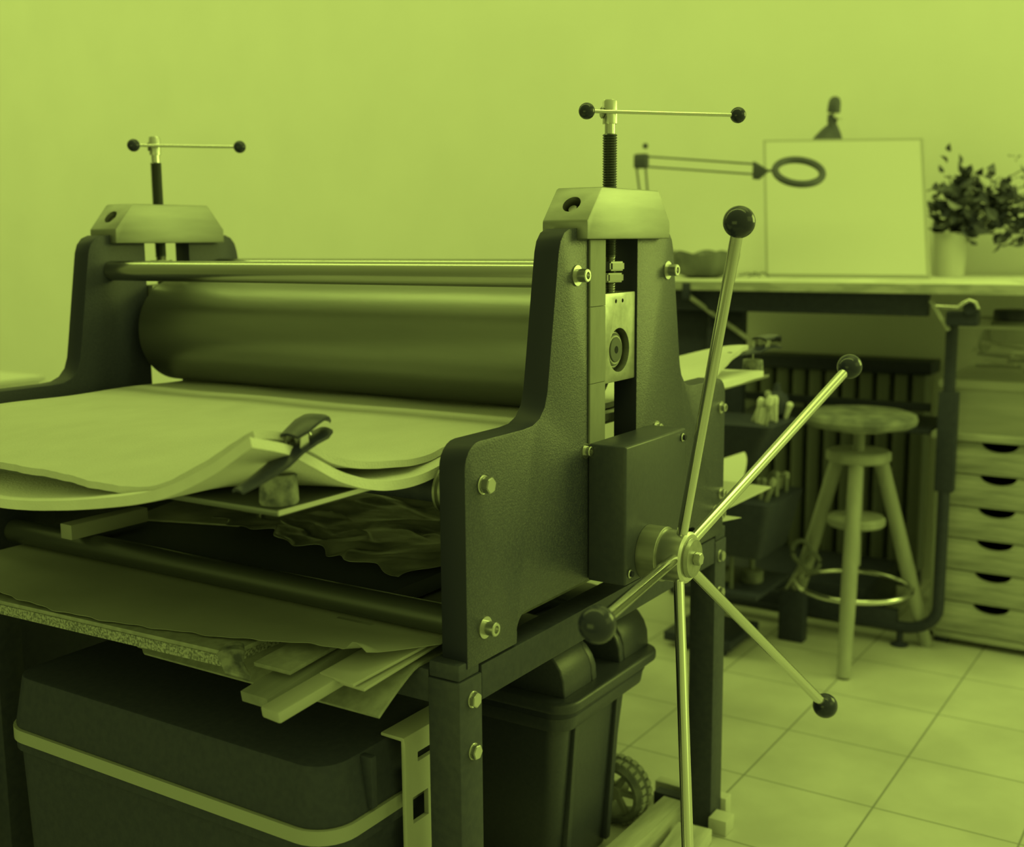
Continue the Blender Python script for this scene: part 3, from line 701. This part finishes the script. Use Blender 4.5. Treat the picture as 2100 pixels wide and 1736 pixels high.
# desk lamp whose head shows above the canvas
t = empty('desk_lamp', (2.86, .42, 1.12), 'dark desk lamp whose narrow head rises behind the canvas', 'lamp')
MB().lathe([(0, 0), (.06, 0), (.06, .015), (.01, .02), (0, .02)], (2.86, .42, 1.1195)).build('lamp_base', M_lamp, t)
MB().tube((2.86, .42, 1.135), (2.82, .40, 1.60), .006).build('lamp_stem', M_lamp, t)
MB().lathe([(.054, 0), (.050, .012), (.034, .040), (.014, .066), (.012, .066), (.032, .040), (.048, .012), (.052, 0)], (2.80, .402, 1.575), (.12, -.22, 1)).build('lamp_shade', M_lamp, t)
MB().lathe([(0, 0), (.015, 0), (.017, .004), (.017, .030), (0, .031)], (2.806, .392, 1.640), (0, -.05, 1)).build('lamp_neck', M_lamp, t)
MB().lathe([(0, 0), (.021, 0), (.022, .004), (.021, .034), (.016, .048), (.008, .054), (0, .055)], (2.806, .388, 1.676), (0, -.08, 1)).build('lamp_cap', M_lamp, t)
MB().tube((2.80, .395, 1.672), (2.79, .355, 1.652), .006).build('lamp_switch', M_white, t)
MB().sweep([(2.79, .40, 1.655), (2.785, .385, 1.63), (2.785, .365, 1.60), (2.785, .36, 1.59)], .005, 10).build('lamp_bracket', M_lamp, t)
# plant
t = empty('potted_plant', (2.82, -.03, 1.12), 'bushy dark-leaved plant in a white pot beside the canvas', 'plant')
MB().lathe([(0, 0), (.046, 0), (.048, .005), (.054, .135), (.056, .145), (.051, .145), (.049, .13), (0, .125)], (2.86, -.008, 1.1195), seg=40).build('pot', M_pot, t)
rp = random.Random(21); vs = []; fs = []; st = MB()
for k in range(38):
    a = rp.uniform(0, 2 * PI); e = rp.uniform(.06, .30)
    tip = Vector((2.83 + .10 * math.cos(a) * rp.random(), -.17 + .17 * math.sin(a), 1.36 + rp.uniform(-.13, .13)))
    base = Vector((2.86, -.008, 1.24)); mid = base.lerp(tip, .5) + Vector((0, 0, .05))
    st.sweep([base, mid, tip], .0022, 6)
    for j in range(13):
        c = (base.lerp(mid, min(1, rp.random() * 1.1 + .3)) if rp.random() < .3 else mid.lerp(tip, rp.random() * 1.1)) + Vector((rp.gauss(0, .02), rp.gauss(0, .028), rp.gauss(0, .028)))
        L_ = rp.uniform(.032, .064); d = Vector((rp.gauss(0, 1), rp.gauss(0, 1), rp.gauss(-.1, .7))).normalized(); sd = d.cross(Vector((rp.gauss(0, .5), rp.gauss(0, .5), 1))).normalized(); nn = d.cross(sd)
        i0 = len(vs)
        for q, w_ in ((0, 0), (.3, .30), (.6, .26), (1, 0)):
            p = c + d * L_ * q - nn * L_ * .25 * q * q
            vs += [p - sd * L_ * w_ + nn * L_ * .10 * (w_ > 0), p, p + sd * L_ * w_ + nn * L_ * .10 * (w_ > 0)]
        for q in range(3):
            for s_ in range(2): fs.append([i0 + q * 3 + s_, i0 + q * 3 + s_ + 1, i0 + q * 3 + s_ + 4, i0 + q * 3 + s_ + 3])
st.build('stems', M_wire, t)
fb = MB(); fb.bm = bmesh.new(); vv = [fb.bm.verts.new(p) for p in vs]
for f in fs:
    fb.bm.faces.new([vv[i] for i in f])
fb.build('foliage', M_leaf, t)

# ---------------------------------------------------------------- pine drawer cabinet
cab = empty('drawer_cabinet', (2.62, -.36, 0), 'six-drawer pine cabinet with half-moon finger cutouts right of the stool', 'cabinet')
X0, Y1, Y0 = 2.37, -.105, -.53
MB().box((X0 - .015, Y0 - .015, .645), (X0 + .50, Y1 + .015, .668), .004).build('cabinet_top', M_cab, cab)
MB().box((X0, Y1 - .018, .022), (X0 + .48, Y1, .6445), .002).build('side_panel', M_cabs, cab)
MB().box((X0, Y0, .022), (X0 + .48, Y0 + .018, .6445), .002).build('side_panel', M_cabs, cab)
MB().box((X0, Y0, .022), (X0 + .48, Y1, .040), .002).build('bottom_rail', M_cab, cab)
MB().box((X0 + .47, Y0 + .018, .04), (X0 + .48, Y1 - .018, .6445)).build('back_panel', M_cabs, cab)
for i in range(6):
    z1 = .640 - i * .1; z0 = z1 - .0965
    yc = -.285; r = .052
    cutp = [(yc + r * math.cos(a), z1 - .028 * math.sin(a)) for a in [PI - PI * k / 12 for k in range(13)]]
    pts = [(Y0 + .0195, z0), (Y0 + .0195, z1)] + [(yc - r * math.cos(a), z1 - .026 * math.sin(a)) for a in [PI * k / 14 for k in range(15)]] + [(Y1 - .0195, z1), (Y1 - .0195, z0)]
    dr = MB().prism(pts, X0 + .003, X0 + .018, 'yz', bev=.0012).build('drawer', M_cab, cab)
    MB().box((X0 + .0185, Y0 + .03, z0 + .004), (X0 + .45, Y1 - .03, z0 + .05), .001).build('drawer_tray', M_cut, dr)
for y in (-.14, -.49):
    MB().box((X0 + .02, y - .02, 0), (X0 + .06, y + .02, .0215), .001).build('cabinet_foot', M_black, cab)
# boxes on the cabinet
t = empty('storage_box', (2.62, -.30, .668), 'milky plastic storage box standing directly on the drawer cabinet', 'storage box')
MB().prism(rrect(2.40, 2.82, -.50, -.125, .02), .6685, .800, 'xy', taper=rrect(2.385, 2.835, -.515, -.108, .02)).build('box_body', M_milky, t)
MB().prism(rrect(2.375, 2.845, -.525, -.095, .022), .8005, .826, 'xy', bev=.004).build('box_rim', M_mdf, t)
t = empty('storage_box', (2.62, -.30, .826), 'clear box of cutters and tools on top of the milky box', 'storage box')
def openbox(z0, z1, d):
    b = MB(); A = rrect(2.41 + d, 2.81 - d, -.49 + d, -.125 - d, .02); B = rrect(2.395, 2.825, -.505, -.11, .02)
    n = len(A); vs = [(x, y, z0) for x, y in A] + [(x, y, z1) for x, y in B]
    fs = [[i, (i + 1) % n, n + (i + 1) % n, n + i] for i in range(n)] + [list(range(n))]
    return b.faces(vs, fs)
openbox(.8265, .985, 0).build('box_body', M_clear, t)
MB().sweep([(x, y, .985) for x, y in rrect(2.395, 2.825, -.505, -.11, .02)], .006, 8, True).build('box_rim', M_mdf, t)
rt = random.Random(4)
for k in range(14):
    a = rt.uniform(-1.2, 1.2); y = rt.uniform(-.44, -.19); x = rt.uniform(2.45, 2.70); z = .838 + .006 * k
    L_ = rt.uniform(.05, .085); el = rt.uniform(-.1, .3)
    p0 = Vector((x - L_ * math.sin(a) * .3, max(-.47, min(-.15, y - L_ * math.cos(a))), z)); p1 = Vector((x + L_ * math.sin(a) * .3, max(-.47, min(-.15, y + L_ * math.cos(a))), z + L_ * el))
    o = MB().tube(p0, p1, .007, .005, 12).build('hand_tool', (M_tool, M_lid, M_jar, M_cup)[k % 4])
    tag(o, 'jumbled small tool handle inside the clear box', 'tool', 'small tools in the clear box')
o = MB().lathe([(0, 0), (.034, 0), (.04, .01), (.012, .012), (0, .012)], (2.56, -.20, .93), (.3, 1, .2), 24).build('tape_roll', M_jar); tag(o, 'grey roll propped on the tools at the left of the clear box', 'tape')
t = empty('screw_jar', (2.55, -.27, .93), 'round jar with wide dark lid rising out of the clear box', 'jar')
MB().lathe([(0, 0), (.058, 0), (.062, .006), (.062, .058), (.055, .066), (0, .066)], (2.55, -.27, .93)).build('jar_body', M_jar, t)
MB().lathe([(0, 0), (.054, 0), (.056, .003), (.056, .028), (.053, .033), (0, .033)], (2.55, -.27, .9965), seg=48).build('jar_lid', M_lid, t)

# ---------------------------------------------------------------- radiator under the desk
t = empty('radiator', (2.95, .36, 0), 'ribbed radiator with dark top cover on the wall under the desk', 'radiator')
for k in range(11):
    y = .06 + k * .062
    MB().box((2.90, y, .06), (3.0, y + .046, .775), .008).build('radiator_fin', M_rad, t)
MB().box((2.885, .04, .776), (3.02, .75, .822), .004).build('radiator_cover', M_black, t)
MB().box((2.93, .06, .0), (2.97, .74, .0595), .002).build('radiator_foot', M_black, t)
t = MB().box((2.40, .10, .0005), (2.80, .80, .13), .012).build('plastic_crate', M_black); tag(t, 'low black crate on the floor under the desk', 'crate')
for k in range(24):
    pass
# ---------------------------------------------------------------- black tool trolley behind the press
tr = empty('tool_trolley', (1.95, .44, 0), 'black trolley with holders full of brushes behind the right press leg', 'trolley')
MB().box((1.90, .36, .02), (2.14, .58, .05), .004).build('trolley_base', M_black, tr)
MB().box((1.86, .265, .205), (2.14, .58, .22), .004).build('lower_tray', M_black, tr)
MB().prism(rrect(1.86, 2.10, .26, .55, .02), .33, .50, 'xy', taper=rrect(1.83, 2.13, .22, .58, .03), bev=.003).build('brush_tray', M_black, tr)
MB().prism(rrect(1.88, 1.98, .32, .50, .02), .55, .73, 'xy', taper=rrect(1.80, 2.03, .21, .58, .03), bev=.003).build('upper_tray', M_black, tr)
MB().tube((2.02, .47, .05), (2.02, .47, .90), .016).build('trolley_post', M_black, tr)
MB().tube((1.90, .395, .22), (1.90, .395, .56), .008).build('front_rod', M_mdf, tr, 'pale rod')
MB().tube((1.90, .36, .22), (1.90, .36, .56), .006).build('front_rod', M_rad, tr)
MB().tube((1.93, .40, .0), (1.93, .40, .02), .02).build('caster', M_black, tr)
MB().tube((2.12, .55, .0), (2.12, .55, .02), .02).build('caster', M_black, tr)
rb = random.Random(11)
def brush(x, y, z, lean, L_, mt, tip, label, grp):
    t = empty('paint_brush', (x, y, z), label, 'brush', grp)
    d = Vector((lean[0], lean[1], 1)).normalized(); p = Vector((x, y, z))
    MB().tube(p, p + d * L_ * .7, .006, .008, 12).build('handle', mt, t)
    MB().lathe([(0, 0), (.009, 0), (.010, L_ * .2), (.006, L_ * .3), (0, L_ * .3)], p + d * L_ * .7, d, 14).build('bristles', tip, t)
for k in range(9):
    x = 1.83 + .020 * k; y = .24 + .02 * (k % 4)
    brush(x, y, .7305, (rb.uniform(-.2, .2), rb.uniform(-.5, .1)), rb.uniform(.05, .09), M_cup if k % 3 else M_tool, M_tool if k % 2 else M_cup,
          'short pale brush or pen leaning in the upper trolley tray', 'brushes in the upper trolley tray')
for k in range(8):
    x = 1.88 + .027 * k; y = .25 + .03 * (k % 3)
    brush(x, y, .5005, (rb.uniform(-.2, .2), rb.uniform(-.6, .1)), rb.uniform(.05, .08), M_tool if k % 3 else M_jar, M_jar if k % 2 else M_tool,
          'short brush or pen leaning in the middle trolley tray', 'brushes in the middle trolley tray')
o = MB().lathe([(0, 0), (.02, 0), (.034, .015), (.038, .04), (.03, .065), (.012, .078), (.008, .10), (0, .10)], (2.0, .27, .7305)).build('ink_dabber', M_black); tag(o, 'round black ink dabber standing on the upper trolley tray', 'dabber')
for i, (x, y, lb) in enumerate(((2.0, .335, 'squat bottle with pale cap on the lower trolley tray, nearest the stool'), (1.97, .425, 'squat bottle with pale cap on the lower trolley tray, half hidden by the press leg'))):
    t = empty('ink_bottle', (x, y, .22), lb, 'bottle')
    MB().lathe([(0, 0), (.032, 0), (.034, .003), (.034, .034), (.028, .038), (0, .038)], (x, y, .2205)).build('bottle_body', M_seat, t)
    MB().lathe([(0, 0), (.008, 0), (.010, .05), (.006, .052), (0, .052)], (x, y, .2585)).build('bottle_neck', M_rad, t)
    MB().tube((x, y, .3105), (x, y, .330), .010).build('bottle_cap', M_tool, t)
# scissors and tape hooked by the stool
t = empty('scissors', (2.1, .24, .20), 'scissors with large ring handles standing in the dark beside the trolley', 'scissors')
for cy, cz, rr in ((.205, .262, .026), (.235, .29, .03)):
    MB().sweep([(2.16, cy + rr * math.cos(a), cz + rr * 1.15 * math.sin(a)) for a in [2 * PI * k / 28 for k in range(28)]], .007, 10, True).build('finger_ring', M_rad, t)
MB().prism([(.225, .245), (.24, .255), (.285, .165), (.28, .160)], 2.157, 2.161, 'yz').build('blade', M_steel, t)
MB().prism([(.215, .235), (.23, .245), (.262, .155), (.257, .150)], 2.162, 2.166, 'yz').build('blade', M_steel, t)
o = MB().box((2.145, .22, .0005), (2.19, .30, .160), .003).build('tool_box', M_black); tag(o, 'narrow black box on the floor holding the scissors', 'box')

# ---------------------------------------------------------------- dark block added to blacken the gap behind the press
t = empty('added_dark_block', (.5, 1.45, 0), 'added dark block darkening the space behind the far legs of the press', 'cabinet')
MB().box((-.35, 1.26, .04), (1.05, 1.66, .84), .004).build('dark_block_body', M_black, t)
MB().box((-.37, 1.25, .8405), (1.07, 1.67, .86), .003).build('cabinet_top', M_darkboard, t)  # top of the added dark block
MB().box((-.33, 1.28, 0), (1.03, 1.64, .0395)).build('dark_block_base', M_black, t)
# ---------------------------------------------------------------- pale cupboard at far left
t = empty('low_cupboard', (.85, 2.75, 0), 'low white cupboard against the bright wall left of the press', 'cupboard')
MB().box((.30, 2.5, .0), (1.12, 3.1, .80), .004).build('cupboard_body', M_wall, t)
MB().box((.29, 2.485, .8005), (1.13, 3.11, .82), .004).build('cupboard_top', M_paper_l, t)
